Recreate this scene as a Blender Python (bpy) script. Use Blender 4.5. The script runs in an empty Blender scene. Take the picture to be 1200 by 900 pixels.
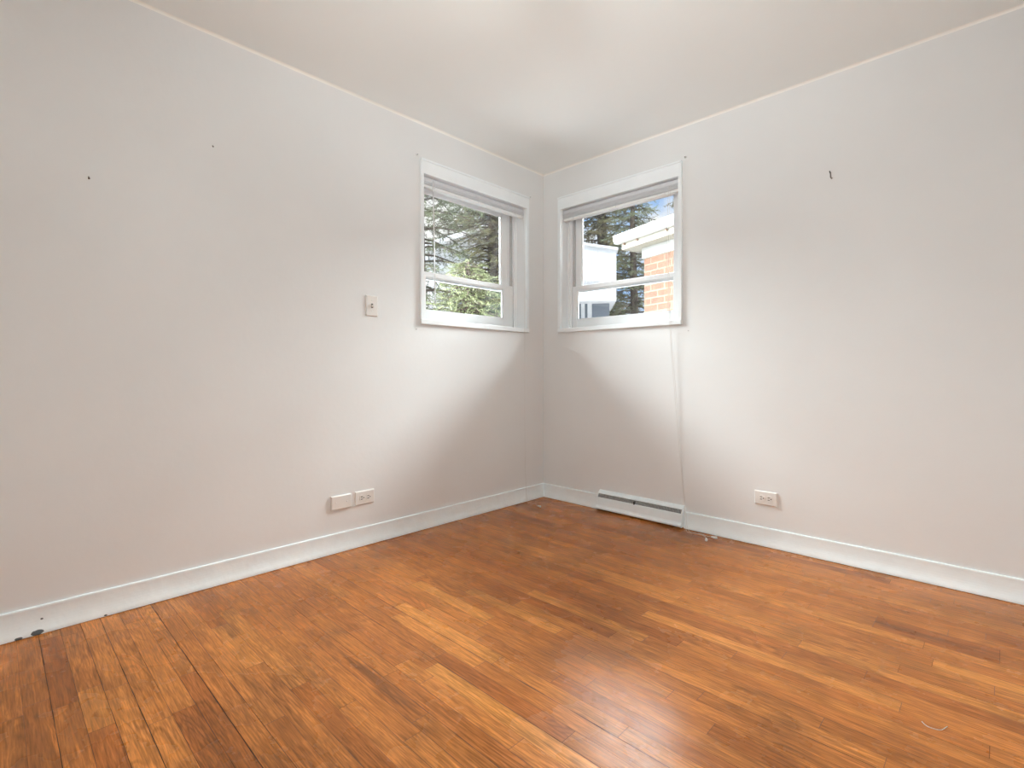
import bpy, bmesh, math, random
from mathutils import Vector, Matrix, noise as mnoise

C = bpy.context.scene.collection
scene = bpy.context.scene

# ------------------------------------------------------------------ camera
FWD = Vector((-math.sin(math.radians(44.12)), math.cos(math.radians(44.12)), 0))
cam_d = bpy.data.cameras.new('camera')
cam_d.sensor_width = 36.0
cam_d.lens = 17.784
cam_d.shift_y = -0.012
cam_d.clip_start = 0.02
cam = bpy.data.objects.new('camera', cam_d)
C.objects.link(cam)
cam.location = (2.5064, -2.9296, 0.9451)
cam.rotation_euler = (math.radians(90), 0, math.radians(44.12))
scene.camera = cam

# ------------------------------------------------------------------ light
EXPOSURE = 0.0
LAMP_W = 11.0            # ceiling lamp
HALL_FILL_W = 20.0            # added fill, sent through the unseen doorway behind the camera
SKY_LOW, SKY_HIGH = 1.10, 7.0
WIN_R_W, WIN_L_W = 860.0, 960.0   # bright high sky falling in through each corner window
SUN_W = 7.0

scene.view_settings.view_transform = 'Standard'
scene.view_settings.look = 'None'
scene.view_settings.gamma = 1.0
scene.view_settings.use_curve_mapping = False
scene.view_settings.exposure = EXPOSURE
scene.cycles.max_bounces = 12
scene.cycles.diffuse_bounces = 8
scene.cycles.transparent_max_bounces = 12
scene.cycles.caustics_reflective = False
scene.cycles.caustics_refractive = False
scene.cycles.sample_clamp_indirect = 4.0

w = bpy.data.worlds.new('sky')
scene.world = w
w.use_nodes = True
nt = w.node_tree
nt.nodes.clear()
out = nt.nodes.new('ShaderNodeOutputWorld')
bg = nt.nodes.new('ShaderNodeBackground')
tc = nt.nodes.new('ShaderNodeTexCoord')
nz = nt.nodes.new('ShaderNodeTexNoise')
nz.inputs['Scale'].default_value = 6.0
nz.inputs['Detail'].default_value = 6.0
cr = nt.nodes.new('ShaderNodeValToRGB')
cr.color_ramp.elements[0].position = 0.46
cr.color_ramp.elements[0].color = (0.36, 0.56, 0.88, 1)
cr.color_ramp.elements[1].position = 0.56
cr.color_ramp.elements[1].color = (1.0, 1.0, 1.0, 1)
sep = nt.nodes.new('ShaderNodeSeparateXYZ')
mr = nt.nodes.new('ShaderNodeMapRange')
mr.inputs['From Min'].default_value = 0.42
mr.inputs['From Max'].default_value = 0.75
mr.inputs['To Min'].default_value = SKY_LOW
mr.inputs['To Max'].default_value = SKY_HIGH
nt.links.new(tc.outputs['Generated'], nz.inputs['Vector'])
nt.links.new(nz.outputs['Fac'], cr.inputs['Fac'])
nt.links.new(cr.outputs['Color'], bg.inputs['Color'])
nt.links.new(tc.outputs['Generated'], sep.inputs[0])
nt.links.new(sep.outputs['Z'], mr.inputs['Value'])
nt.links.new(mr.outputs[0], bg.inputs['Strength'])
nt.links.new(bg.outputs[0], out.inputs[0])

def light(name, kind, loc, energy, rot=None, **kw):
    d = bpy.data.lights.new(name, kind)
    d.energy = energy
    for k, v in kw.items():
        setattr(d, k, v)
    o = bpy.data.objects.new(name, d)
    C.objects.link(o)
    o.location = loc
    if rot is not None:
        o.rotation_euler = rot
    return o

sun = light('sun', 'SUN', (6, -8, 12), SUN_W, angle=math.radians(1.0), color=(1.0, 0.95, 0.88))
sun.rotation_euler = Vector((0.20, -0.28, 0.94)).to_track_quat('Z', 'Y').to_euler()
# fill light added in the unseen hallway, shining in through the near wall's doorway
hall_fill = light('hall_fill_light', 'AREA', (1.95, -4.55, 1.25), HALL_FILL_W,
             rot=(math.radians(90), 0, 0), color=(0.92, 0.985, 1.0))
hall_fill.data.shape = 'RECTANGLE'
hall_fill.data.size = 1.3
hall_fill.data.size_y = 2.1
# unseen fill spot added beside the camera, bounced off the ceiling
BOUNCE_FILL_W = 150.0
bounce_spot = light('bounce_fill', 'SPOT', (2.6, -3.1, 1.5), BOUNCE_FILL_W, color=(0.95, 0.985, 0.975),
               spot_size=1.5, spot_blend=1.0, shadow_soft_size=0.3)
bounce_spot.rotation_euler = (Vector((2.6, -3.1, 1.5)) - Vector((1.9, -2.2, 2.44))).to_track_quat('Z', 'Y').to_euler()

def aim(p, t):
    return (Vector(p) - Vector(t)).to_track_quat('Z', 'Y').to_euler()
for nm, p, t, e in (('high_sky_right', (0.6, 2.1, 3.4), (0.63, 0, 1.6), WIN_R_W), ('high_sky_left', (-2.1, -0.66, 3.4), (0, -0.66, 1.6), WIN_L_W)):
    l = light(nm, 'AREA', p, e, rot=aim(p, t), color=(0.92, 0.985, 1.0))
    l.data.shape = 'RECTANGLE'
    l.data.size = 3.8
    l.data.size_y = 2.0
    l.data.spread = math.radians(140)

# ------------------------------------------------------------------ room sizes
H = 2.44                       # ceiling height
XM, YM = 2.95, -3.42           # far ends of the room (behind the camera)
T = 0.18                       # wall thickness

# ------------------------------------------------------------------ helpers
def nodes(name):
    m = bpy.data.materials.new(name)
    m.use_nodes = True
    n = m.node_tree
    n.nodes.clear()
    o = n.nodes.new('ShaderNodeOutputMaterial')
    b = n.nodes.new('ShaderNodeBsdfPrincipled')
    n.links.new(b.outputs[0], o.inputs[0])
    return m, n, b, o

def paint(name, col, rough=0.5, var=0.03, vscale=3.0, bump=0.05, bscale=60.0, spec=0.5, metal=0.0, stretch=(1, 1, 1)):
    m, n, b, o = nodes(name)
    tc = n.nodes.new('ShaderNodeTexCoord')
    mp = n.nodes.new('ShaderNodeMapping')
    mp.inputs['Scale'].default_value = stretch
    n.links.new(tc.outputs['Object'], mp.inputs[0])
    nz = n.nodes.new('ShaderNodeTexNoise')
    nz.inputs['Scale'].default_value = vscale
    nz.inputs['Detail'].default_value = 5.0
    n.links.new(mp.outputs[0], nz.inputs['Vector'])
    cr = n.nodes.new('ShaderNodeValToRGB')
    cr.color_ramp.elements[0].position = 0.3
    cr.color_ramp.elements[1].position = 0.7
    cr.color_ramp.elements[0].color = tuple(c * (1 - var) for c in col) + (1,)
    cr.color_ramp.elements[1].color = tuple(min(1, c * (1 + var)) for c in col) + (1,)
    n.links.new(nz.outputs['Fac'], cr.inputs['Fac'])
    n.links.new(cr.outputs['Color'], b.inputs['Base Color'])
    nb = n.nodes.new('ShaderNodeTexNoise')
    nb.inputs['Scale'].default_value = bscale
    nb.inputs['Detail'].default_value = 3.0
    n.links.new(mp.outputs[0], nb.inputs['Vector'])
    bp = n.nodes.new('ShaderNodeBump')
    bp.inputs['Strength'].default_value = bump
    bp.inputs['Distance'].default_value = 0.004
    n.links.new(nb.outputs['Fac'], bp.inputs['Height'])
    n.links.new(bp.outputs[0], b.inputs['Normal'])
    b.inputs['Roughness'].default_value = rough
    b.inputs['Specular IOR Level'].default_value = spec
    b.inputs['Metallic'].default_value = metal
    return m

def math_node(n, op, a, b=None, c=None):
    x = n.nodes.new('ShaderNodeMath')
    x.operation = op
    for i, v in enumerate((a, b, c)):
        if v is None:
            continue
        if isinstance(v, (int, float)):
            x.inputs[i].default_value = v
        else:
            n.links.new(v, x.inputs[i])
    return x.outputs[0]

class MB:
    """collects boxes, tubes, prisms; build() links them as one mesh object"""
    def __init__(self):
        self.bm = bmesh.new()
    def box(self, a, b, bev=0.0, seg=2):
        a, b = Vector(a), Vector(b)
        c, s = (a + b) / 2, b - a
        r = bmesh.ops.create_cube(self.bm, size=1.0)
        vs = r['verts']
        for v in vs:
            v.co = Vector((v.co.x * abs(s.x), v.co.y * abs(s.y), v.co.z * abs(s.z))) + c
        if bev > 0:
            es = list({e for v in vs for e in v.link_edges})
            bmesh.ops.bevel(self.bm, geom=es, offset=bev, segments=seg, profile=0.5, affect='EDGES')
        return self
    def prism(self, prof, axis, a, b):
        """prof: closed list of 2D points, extruded along axis 'x' (pts=(y,z)) or 'y' (pts=(x,z)) from a to b"""
        def P(p, t):
            return (t, p[0], p[1]) if axis == 'x' else (p[0], t, p[1]) if axis == 'y' else (p[0], p[1], t)
        va = [self.bm.verts.new(P(p, a)) for p in prof]
        vb = [self.bm.verts.new(P(p, b)) for p in prof]
        k = len(prof)
        for i in range(k):
            self.bm.faces.new((va[i], va[(i + 1) % k], vb[(i + 1) % k], vb[i]))
        self.bm.faces.new(va[::-1])
        self.bm.faces.new(vb)
        return self
    def tube(self, pts, r, seg=8, r1=None):
        pts = [Vector(p) for p in pts]
        rings = []
        for i, p in enumerate(pts):
            d = (pts[min(i + 1, len(pts) - 1)] - pts[max(i - 1, 0)]).normalized()
            u = d.orthogonal().normalized()
            if i:
                u = (pu - d * pu.dot(d)).normalized()
            pu = u
            v = d.cross(u)
            rr = r if r1 is None else r + (r1 - r) * i / (len(pts) - 1)
            rings.append([self.bm.verts.new(p + u * math.cos(2 * math.pi * k / seg) * rr + v * math.sin(2 * math.pi * k / seg) * rr) for k in range(seg)])
        for a, b in zip(rings, rings[1:]):
            for k in range(seg):
                self.bm.faces.new((a[k], a[(k + 1) % seg], b[(k + 1) % seg], b[k]))
        self.bm.faces.new(rings[0][::-1])
        self.bm.faces.new(rings[-1])
        return self
    def lathe(self, prof, seg=24, mat=None):
        """prof: (r, z) points, z up; mat places it"""
        mat = mat or Matrix()
        rings = []
        for r, z in prof:
            rings.append([self.bm.verts.new(mat @ Vector((max(r, 1e-5) * math.cos(2 * math.pi * k / seg), max(r, 1e-5) * math.sin(2 * math.pi * k / seg), z))) for k in range(seg)])
        for a, b in zip(rings, rings[1:]):
            for k in range(seg):
                self.bm.faces.new((a[k], a[(k + 1) % seg], b[(k + 1) % seg], b[k]))
        self.bm.faces.new(rings[0][::-1])
        self.bm.faces.new(rings[-1])
        return self
    def map(self, mat):
        bmesh.ops.transform(self.bm, matrix=mat, verts=self.bm.verts)
        return self
    def build(self, name, m, parent=None, smooth=False):
        bmesh.ops.recalc_face_normals(self.bm, faces=self.bm.faces)
        me = bpy.data.meshes.new(name)
        self.bm.to_mesh(me)
        self.bm.free()
        if smooth:
            for p in me.polygons:
                p.use_smooth = True
        me.materials.append(m)
        o = bpy.data.objects.new(name, me)
        C.objects.link(o)
        if parent is not None:
            o.parent = parent
        return o

def tag(o, label=None, cat=None, group=None, kind=None):
    if label: o['label'] = label
    if cat: o['category'] = cat
    if group: o['group'] = group
    if kind: o['kind'] = kind
    return o

def empty(name, loc=(0, 0, 0)):
    o = bpy.data.objects.new(name, None)
    o.empty_display_size = 0.1
    C.objects.link(o)
    o.location = loc
    return o

# ------------------------------------------------------------------ materials
M_wall = paint('wall_paint', (0.785, 0.793, 0.790), rough=0.42, var=0.018, vscale=2.2, bump=0.12, bscale=35, spec=0.35)
M_ceil = paint('ceiling_paint', (0.875, 0.905, 0.895), rough=0.6, var=0.012, vscale=1.5, bump=0.1, bscale=30, spec=0.3)
M_bead = paint('cream_bead_paint', (0.93, 0.92, 0.87), rough=0.4)
M_trim = paint('white_trim_paint', (0.87, 0.91, 0.925), rough=0.30, var=0.02, vscale=9, bump=0.25, bscale=28)
M_sash = paint('white_sash_paint', (0.88, 0.895, 0.90), rough=0.32, var=0.01, vscale=9, bump=0.1, bscale=40)
M_track = paint('grey_track', (0.50, 0.50, 0.50), rough=0.5)
M_plast = paint('cream_plastic', (0.80, 0.775, 0.74), rough=0.32, var=0.005, bump=0.02)
M_dark = paint('dark_slot', (0.05, 0.04, 0.035), rough=0.6)
M_grey = paint('grey_louvre_metal', (0.42, 0.42, 0.41), rough=0.45, var=0.25, vscale=60)
M_blind = paint('grey_blind_vinyl', (0.66, 0.67, 0.685), rough=0.4, var=0.05, vscale=25, stretch=(1, 1, 6))
M_rail = paint('white_blind_rail', (0.82, 0.83, 0.82), rough=0.35)
M_cord = paint('cream_cord', (0.70, 0.675, 0.64), rough=0.8)
M_wand = paint('pale_acrylic_wand', (0.70, 0.70, 0.70), rough=0.2)
M_nail = paint('rusty_nail_metal', (0.10, 0.05, 0.025), rough=0.6, var=0.3, vscale=200)
M_steel = paint('tarnished_steel', (0.35, 0.34, 0.33), rough=0.4, metal=0.6)
M_cement = paint('exterior_grey', (0.30, 0.29, 0.28), rough=0.9, var=0.1)

def glass_mat():
    m = bpy.data.materials.new('window_glass')
    m.use_nodes = True
    n = m.node_tree
    n.nodes.clear()
    o = n.nodes.new('ShaderNodeOutputMaterial')
    t = n.nodes.new('ShaderNodeBsdfTransparent')
    t.inputs[0].default_value = (0.97, 0.975, 0.97, 1)
    g = n.nodes.new('ShaderNodeBsdfGlossy')
    g.inputs['Roughness'].default_value = 0.02
    f = n.nodes.new('ShaderNodeFresnel')
    f.inputs['IOR'].default_value = 1.35
    mx = n.nodes.new('ShaderNodeMixShader')
    n.links.new(f.outputs[0], mx.inputs[0])
    n.links.new(t.outputs[0], mx.inputs[1])
    n.links.new(g.outputs[0], mx.inputs[2])
    n.links.new(mx.outputs[0], o.inputs[0])
    return m
M_glass = glass_mat()

def floor_mat():
    m, n, b, o = nodes('oak_strip_floor')
    L = n.links
    uvg = n.nodes.new('ShaderNodeUVMap'); uvg.uv_map = 'grain'
    uve = n.nodes.new('ShaderNodeUVMap'); uve.uv_map = 'edge'
    uvl = n.nodes.new('ShaderNodeUVMap'); uvl.uv_map = 'len'
    at = n.nodes.new('ShaderNodeAttribute'); at.attribute_name = 'plank'
    sc = n.nodes.new('ShaderNodeSeparateColor')
    L.new(at.outputs['Color'], sc.inputs[0])
    tone, g0, g1 = sc.outputs[0], sc.outputs[1], sc.outputs[2]
    # base tone ramp of the plank
    cr = n.nodes.new('ShaderNodeValToRGB')
    e = cr.color_ramp.elements
    e[0].position = 0.0;  e[0].color = (0.285, 0.080, 0.017, 1)
    e[1].position = 1.0;  e[1].color = (0.780, 0.340, 0.072, 1)
    for p, c in ((0.25, (0.425, 0.136, 0.031)), (0.5, (0.540, 0.190, 0.044)), (0.75, (0.650, 0.250, 0.060))):
        x = e.new(p); x.color = c + (1,)
    L.new(tone, cr.inputs['Fac'])
    # fine straight grain
    def nois(scale, detail, sx, sy, dist=0.0, rough=0.5, uv=uvg):
        mp = n.nodes.new('ShaderNodeMapping')
        mp.inputs['Scale'].default_value = (sx, sy, 1)
        L.new(uv.outputs[0], mp.inputs[0])
        q = n.nodes.new('ShaderNodeTexNoise')
        q.inputs['Scale'].default_value = scale
        q.inputs['Detail'].default_value = detail
        q.inputs['Roughness'].default_value = rough
        q.inputs['Distortion'].default_value = dist
        L.new(mp.outputs[0], q.inputs['Vector'])
        return q.outputs['Fac']
    fine = nois(1.0, 4, 14, 230, 0.3, 0.6)
    mid = nois(1.0, 4, 4.0, 55, 1.2)
    blotch = nois(1.0, 3, 3.0, 9.0, 0.5)
    # cathedral figure: contour lines of a stretched noise
    fig = nois(1.0, 2, 1.6, 11.0, 0.4)
    fig = math_node(n, 'SINE', math_node(n, 'MULTIPLY', fig, 110.0))
    figm = nois(1.0, 1, 0.9, 3.0, 0.0)
    def mr(v, a, b_, c, d):
        q = n.nodes.new('ShaderNodeMapRange')
        L.new(v, q.inputs['Value'])
        for k, val in zip(('From Min', 'From Max', 'To Min', 'To Max'), (a, b_, c, d)):
            q.inputs[k].default_value = val
        return q.outputs[0]
    mult = math_node(n, 'MULTIPLY', mr(fine, 0.38, 0.62, 0.70, 1.14), mr(mid, 0.34, 0.66, 0.78, 1.14))
    mult = math_node(n, 'MULTIPLY', mult, math_node(n, 'SUBTRACT', 1.0, math_node(n, 'MULTIPLY', mr(fig, 0.0, 1.0, 0.0, 0.26), mr(figm, 0.45, 0.62, 0.1, 1.0))))
    mult = math_node(n, 'MULTIPLY', mult, mr(blotch, 0.3, 0.7, 0.84, 1.12))
    # worn / stained areas across several planks (world-size blotches)
    tcn = n.nodes.new('ShaderNodeTexCoord')
    st = n.nodes.new('ShaderNodeTexNoise')
    st.inputs['Scale'].default_value = 2.6
    st.inputs['Detail'].default_value = 6.0
    st.inputs['Distortion'].default_value = 0.6
    L.new(tcn.outputs['Object'], st.inputs['Vector'])
    stain = math_node(n, 'MULTIPLY', mr(st.outputs['Fac'], 0.48, 0.70, 0.0, 0.50), mr(fine, 0.35, 0.65, 1.0, 0.4))
    # knots & dark spots
    vo = n.nodes.new('ShaderNodeTexVoronoi')
    vo.inputs['Scale'].default_value = 1.0
    mpv = n.nodes.new('ShaderNodeMapping')
    mpv.inputs['Scale'].default_value = (2.3, 6.5, 1)
    L.new(uvg.outputs[0], mpv.inputs[0])
    L.new(mpv.outputs[0], vo.inputs['Vector'])
    knot = mr(vo.outputs['Distance'], 0.02, 0.06, 0.6, 0.0)
    # one long dark stain on the boards (its own outline)
    sepc = n.nodes.new('ShaderNodeSeparateXYZ')
    L.new(tcn.outputs['Object'], sepc.inputs[0])
    def spot(cx, cy, rx, ry, k):
        dx = math_node(n, 'DIVIDE', math_node(n, 'SUBTRACT', sepc.outputs[0], cx), rx)
        dy = math_node(n, 'DIVIDE', math_node(n, 'SUBTRACT', sepc.outputs[1], cy), ry)
        d = math_node(n, 'ADD', math_node(n, 'MULTIPLY', dx, dx), math_node(n, 'MULTIPLY', dy, dy))
        d = math_node(n, 'ADD', d, mr(mid, 0.3, 0.7, -0.5, 0.5))
        return mr(d, 0.25, 1.1, k, 0.0)
    spots = [spot(1.17, -2.105, 0.22, 0.026, 0.55), spot(1.06, -2.37, 0.30, 0.05, 0.30),
             spot(2.30, -0.60, 0.20, 0.028, 0.50), spot(0.45, -2.32, 0.10, 0.03, 0.40),
             spot(0.35, -2.42, 0.16, 0.07, 0.20), spot(0.30, -0.55, 0.5, 0.12, 0.25), spot(1.35, -0.62, 0.55, 0.03, 0.28),
             spot(0.5, -2.80, 0.5, 0.10, 0.30), spot(0.9, -2.86, 0.4, 0.06, 0.35), spot(1.25, -2.32, 0.12, 0.09, 0.30)]
    acc = math_node(n, 'MAXIMUM', stain, knot)
    for s in spots:
        acc = math_node(n, 'MAXIMUM', acc, s)
    base = n.nodes.new('ShaderNodeMix'); base.data_type = 'RGBA'; base.blend_type = 'MULTIPLY'
    base.inputs[0].default_value = 1.0
    L.new(cr.outputs[0], base.inputs[6])
    comb = n.nodes.new('ShaderNodeCombineColor')
    for i in range(3):
        L.new(mult, comb.inputs[i])
    L.new(comb.outputs[0], base.inputs[7])
    stn = n.nodes.new('ShaderNodeMix'); stn.data_type = 'RGBA'; stn.blend_type = 'MIX'
    L.new(acc, stn.inputs[0])
    L.new(base.outputs[2], stn.inputs[6])
    stn.inputs[7].default_value = (0.085, 0.038, 0.018, 1)
    # gaps along the edges and butt joints
    se = n.nodes.new('ShaderNodeSeparateXYZ'); L.new(uve.outputs[0], se.inputs[0])
    sl = n.nodes.new('ShaderNodeSeparateXYZ'); L.new(uvl.outputs[0], sl.inputs[0])
    wob = mr(nois(1.0, 3, 9, 0.0, 0.0), 0.35, 0.65, 0.35, 1.25)
    gm0 = math_node(n, 'LESS_THAN', se.outputs[0], math_node(n, 'MULTIPLY', math_node(n, 'MULTIPLY', g0, 0.01), wob))
    gm1 = math_node(n, 'LESS_THAN', se.outputs[1], math_node(n, 'MULTIPLY', math_node(n, 'MULTIPLY', g1, 0.01), wob))
    gl = math_node(n, 'LESS_THAN', math_node(n, 'MINIMUM', sl.outputs[0], sl.outputs[1]), 0.0008)
    gap = math_node(n, 'MAXIMUM', math_node(n, 'MAXIMUM', gm0, gm1), math_node(n, 'MULTIPLY', gl, 0.7))
    fin = n.nodes.new('ShaderNodeMix'); fin.data_type = 'RGBA'
    L.new(gap, fin.inputs[0]); L.new(stn.outputs[2], fin.inputs[6])
    fin.inputs[7].default_value = (0.035, 0.014, 0.008, 1)
    L.new(fin.outputs[2], b.inputs['Base Color'])
    # polish: uneven
    rr = n.nodes.new('ShaderNodeTexNoise'); rr.inputs['Scale'].default_value = 5.0; rr.inputs['Detail'].default_value = 6.0
    L.new(tcn.outputs['Object'], rr.inputs['Vector'])
    rough = math_node(n, 'ADD', mr(rr.outputs['Fac'], 0.3, 0.7, 0.20, 0.33), math_node(n, 'MULTIPLY', gap, 0.4))
    L.new(rough, b.inputs['Roughness'])
    b.inputs['Specular IOR Level'].default_value = 0.20
    hb = math_node(n, 'ADD', math_node(n, 'MULTIPLY', gap, -1.0), math_node(n, 'MULTIPLY', fine, 0.10))
    hb = math_node(n, 'ADD', hb, math_node(n, 'MULTIPLY', tone, 0.25))
    # each board slightly cupped
    cup = math_node(n, 'MULTIPLY', math_node(n, 'MINIMUM', se.outputs[0], se.outputs[1]), 12.0)
    hb = math_node(n, 'ADD', hb, cup)
    bp = n.nodes.new('ShaderNodeBump'); bp.inputs['Strength'].default_value = 0.35; bp.inputs['Distance'].default_value = 0.0012
    L.new(hb, bp.inputs['Height']); L.new(bp.outputs[0], b.inputs['Normal'])
    return m
M_floor = floor_mat()

def brick_mat():
    m, n, b, o = nodes('orange_brick')
    L = n.links
    uv = n.nodes.new('ShaderNodeUVMap'); uv.uv_map = 'UVMap'
    br = n.nodes.new('ShaderNodeTexBrick')
    br.inputs['Scale'].default_value = 1.0
    br.inputs['Brick Width'].default_value = 0.215
    br.inputs['Row Height'].default_value = 0.078
    br.inputs['Mortar Size'].default_value = 0.007
    br.inputs['Color1'].default_value = (0.170, 0.085, 0.055, 1)
    br.inputs['Color2'].default_value = (0.135, 0.080, 0.055, 1)
    br.inputs['Mortar'].default_value = (0.22, 0.18, 0.13, 1)
    br.inputs['Bias'].default_value = -0.1
    L.new(uv.outputs[0], br.inputs['Vector'])
    nz = n.nodes.new('ShaderNodeTexNoise'); nz.inputs['Scale'].default_value = 14; nz.inputs['Detail'].default_value = 6
    L.new(uv.outputs[0], nz.inputs['Vector'])
    cr = n.nodes.new('ShaderNodeValToRGB')
    cr.color_ramp.elements[0].position = 0.3; cr.color_ramp.elements[0].color = (0.72, 0.72, 0.74, 1)
    cr.color_ramp.elements[1].position = 0.7; cr.color_ramp.elements[1].color = (1.15, 1.12, 1.08, 1)
    L.new(nz.outputs['Fac'], cr.inputs[0])
    mx = n.nodes.new('ShaderNodeMix'); mx.data_type = 'RGBA'; mx.blend_type = 'MULTIPLY'; mx.inputs[0].default_value = 1.0
    L.new(br.outputs['Color'], mx.inputs[6]); L.new(cr.outputs[0], mx.inputs[7])
    L.new(mx.outputs[2], b.inputs['Base Color'])
    b.inputs['Roughness'].default_value = 0.9
    bp = n.nodes.new('ShaderNodeBump'); bp.inputs['Distance'].default_value = 0.01; bp.inputs['Strength'].default_value = 0.6; bp.invert = True
    L.new(br.outputs['Fac'], bp.inputs['Height']); L.new(bp.outputs[0], b.inputs['Normal'])
    return m
M_brick = brick_mat()

# ------------------------------------------------------------------ floor: oak strips
def build_floor():
    rnd = random.Random(11)
    # seam positions (y) from the right wall towards the camera
    ys = [0.02]
    y = -1.001 + 0.0573 * 17
    ys.append(y)
    while y > -1.0015 + 0.001:
        y -= 0.0573
        ys.append(y)
    ys[-1] = -1.001
    y = -1.001
    for k in range(16):
        y -= (1.916 - 1.001) / 16; ys.append(y)
    for k in range(10):
        y -= (2.477 - 1.916) / 10; ys.append(y)
    y = -2.523; ys.append(y)
    while y > YM - 0.03:
        y -= 0.0573; ys.append(y)
    gaps = [0.028 + 0.045 * rnd.random() for _ in ys]     # in cm (seam width / 2)
    for i in range(len(ys)):
        if rnd.random() < 0.25: gaps[i] = 0.06 + rnd.random() * 0.04
        for yy, g in ((-2.477, 0.22), (-2.523, 0.10), (-2.638, 0.17), (-2.81, 0.16), (-1.916, 0.17), (-1.805, 0.19), (-1.69, 0.10), (-1.63, 0.09), (-1.46, 0.13), (-0.997, 0.08)):
            if abs(ys[i] - yy) < 0.012: gaps[i] = g * 0.72
    me = bpy.data.meshes.new('floor')
    verts, faces, info = [], [], []
    # boards with a tone of their own, read off the photograph: (y, x0, x1, tone)
    special = [(-1.945, 1.19, 1.86, 0.92), (-1.888, 1.16, 1.70, 0.16), (-2.00, 1.24, 1.62, 0.62), (-2.06, 1.13, 1.9, 0.34),
               (-2.50, 0.30, 0.676, 0.55), (-2.50, 0.676, 1.3, 0.18), (-2.55, 0.15, 0.86, 0.60), (-2.55, 0.86, 1.5, 0.15),
               (-2.67, 0.60, 1.25, 0.66), (-2.35, 0.42, 0.78, 0.78), (-0.60, 2.16, 2.50, 0.10), (-1.97, 1.70, 2.3, 0.88),
               (-1.60, 0.62, 1.10, 0.90), (-1.50, 0.85, 1.35, 0.86), (-1.32, 1.05, 1.60, 0.84), (-1.40, 0.9, 1.5, 0.12),
               (-1.17, 1.5, 2.3, 0.80), (-1.26, 1.1, 1.7, 0.14), (-0.75, 0.7, 1.5, 0.70), (-1.78, 0.75, 1.32, 0.88),
               (-2.77, 0.08, 0.6, 0.15), (-2.72, 0.10, 0.55, 0.5), (-1.05, 1.2, 2.2, 0.2), (-0.97, 1.2, 2.0, 0.72)]
    for i in range(len(ys) - 1):
        y1, y0 = ys[i], ys[i + 1]
        mid = (y0 + y1) / 2
        fixed = sorted([(a, b, t) for yy, a, b, t in special if abs(yy - mid) < 0.029])
        cuts = []
        x = -0.02
        segs = []
        fi = 0
        while x < XM + 0.02:
            nxt = x + rnd.choice((0.3, 0.45, 0.6, 0.8, 1.0, 1.3)) * (0.8 + 0.4 * rnd.random())
            t = min(1, max(0, rnd.gauss(0.47, 0.12)))
            if fi < len(fixed):
                a, b, tt = fixed[fi]
                if x >= a - 1e-6:
                    nxt, t = b, 0.5 + (tt - 0.5) * 0.72
                    fi += 1
                elif nxt > a - 0.12:
                    nxt = a
            nxt = min(nxt, XM + 0.02)
            segs.append((x, nxt, t))
            x = nxt
            if x >= XM + 0.0199: break
        for x0, x1, t in segs:
            k = len(verts)
            verts += [(x0, y0, 0), (x1, y0, 0), (x1, y1, 0), (x0, y1, 0)]
            faces.append((k, k + 1, k + 2, k + 3))
            info.append((x0, x1, y0, y1, t, gaps[i + 1], gaps[i], rnd.random() * 40, rnd.random() * 40))
    me.from_pydata(verts, [], faces)
    ug = me.uv_layers.new(name='grain'); ue = me.uv_layers.new(name='edge'); ul = me.uv_layers.new(name='len')
    ca = me.color_attributes.new('plank', 'FLOAT_COLOR', 'CORNER')
    for f, (x0, x1, y0, y1, t, ga, gb, ox, oy) in zip(me.polygons, info):
        c = [(x0, y0), (x1, y0), (x1, y1), (x0, y1)]
        for j, li in enumerate(f.loop_indices):
            x, y = c[j]
            ug.data[li].uv = (x + ox, y + oy)
            ue.data[li].uv = (y - y0, y1 - y)
            ul.data[li].uv = (x - x0, x1 - x)
            ca.data[li].color = (t, ga, gb, 1)
    me.materials.append(M_floor)
    o = bpy.data.objects.new('floor', me)
    C.objects.link(o)
    tag(o, kind='structure')
build_floor()
MB().box((-T, YM - T - 1.3, -0.12), (XM + T, T, -0.004)).build('trim_9', M_cement)['kind'] = 'structure'   # slab under the boards

# ------------------------------------------------------------------ walls and ceiling
# window openings (u0, u1, z0, z1): distance from the corner along the wall
WR = (0.170, 1.090, 1.250, 2.150)     # right wall (plane y = 0)
WL = (0.198, 1.121, 1.250, 2.150)     # left wall (plane x = 0)
def wall_with_hole(name, plane, W, end):
    b = MB()
    def bx(u0, u1, z0, z1):
        if plane == 'y': b.box((u0, 0, z0), (u1, T, z1))
        else: b.box((-T, -u1, z0), (0, -u0, z1))
    s = 0.0 if plane == 'x' else -T
    bx(s, W[0], 0, H); bx(W[1], end, 0, H)
    bx(W[0], W[1], 0, W[2]); bx(W[0], W[1], W[3], H)
    tag(b.build(name, M_wall), kind='structure')
wall_with_hole('wall_right', 'y', WR, XM + T)
wall_with_hole('wall_left', 'x', WL, -YM + T)
tag(MB().box((XM, YM - T, 0), (XM + T, 0, H)).build('wall_back', M_wall), kind='structure')
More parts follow.
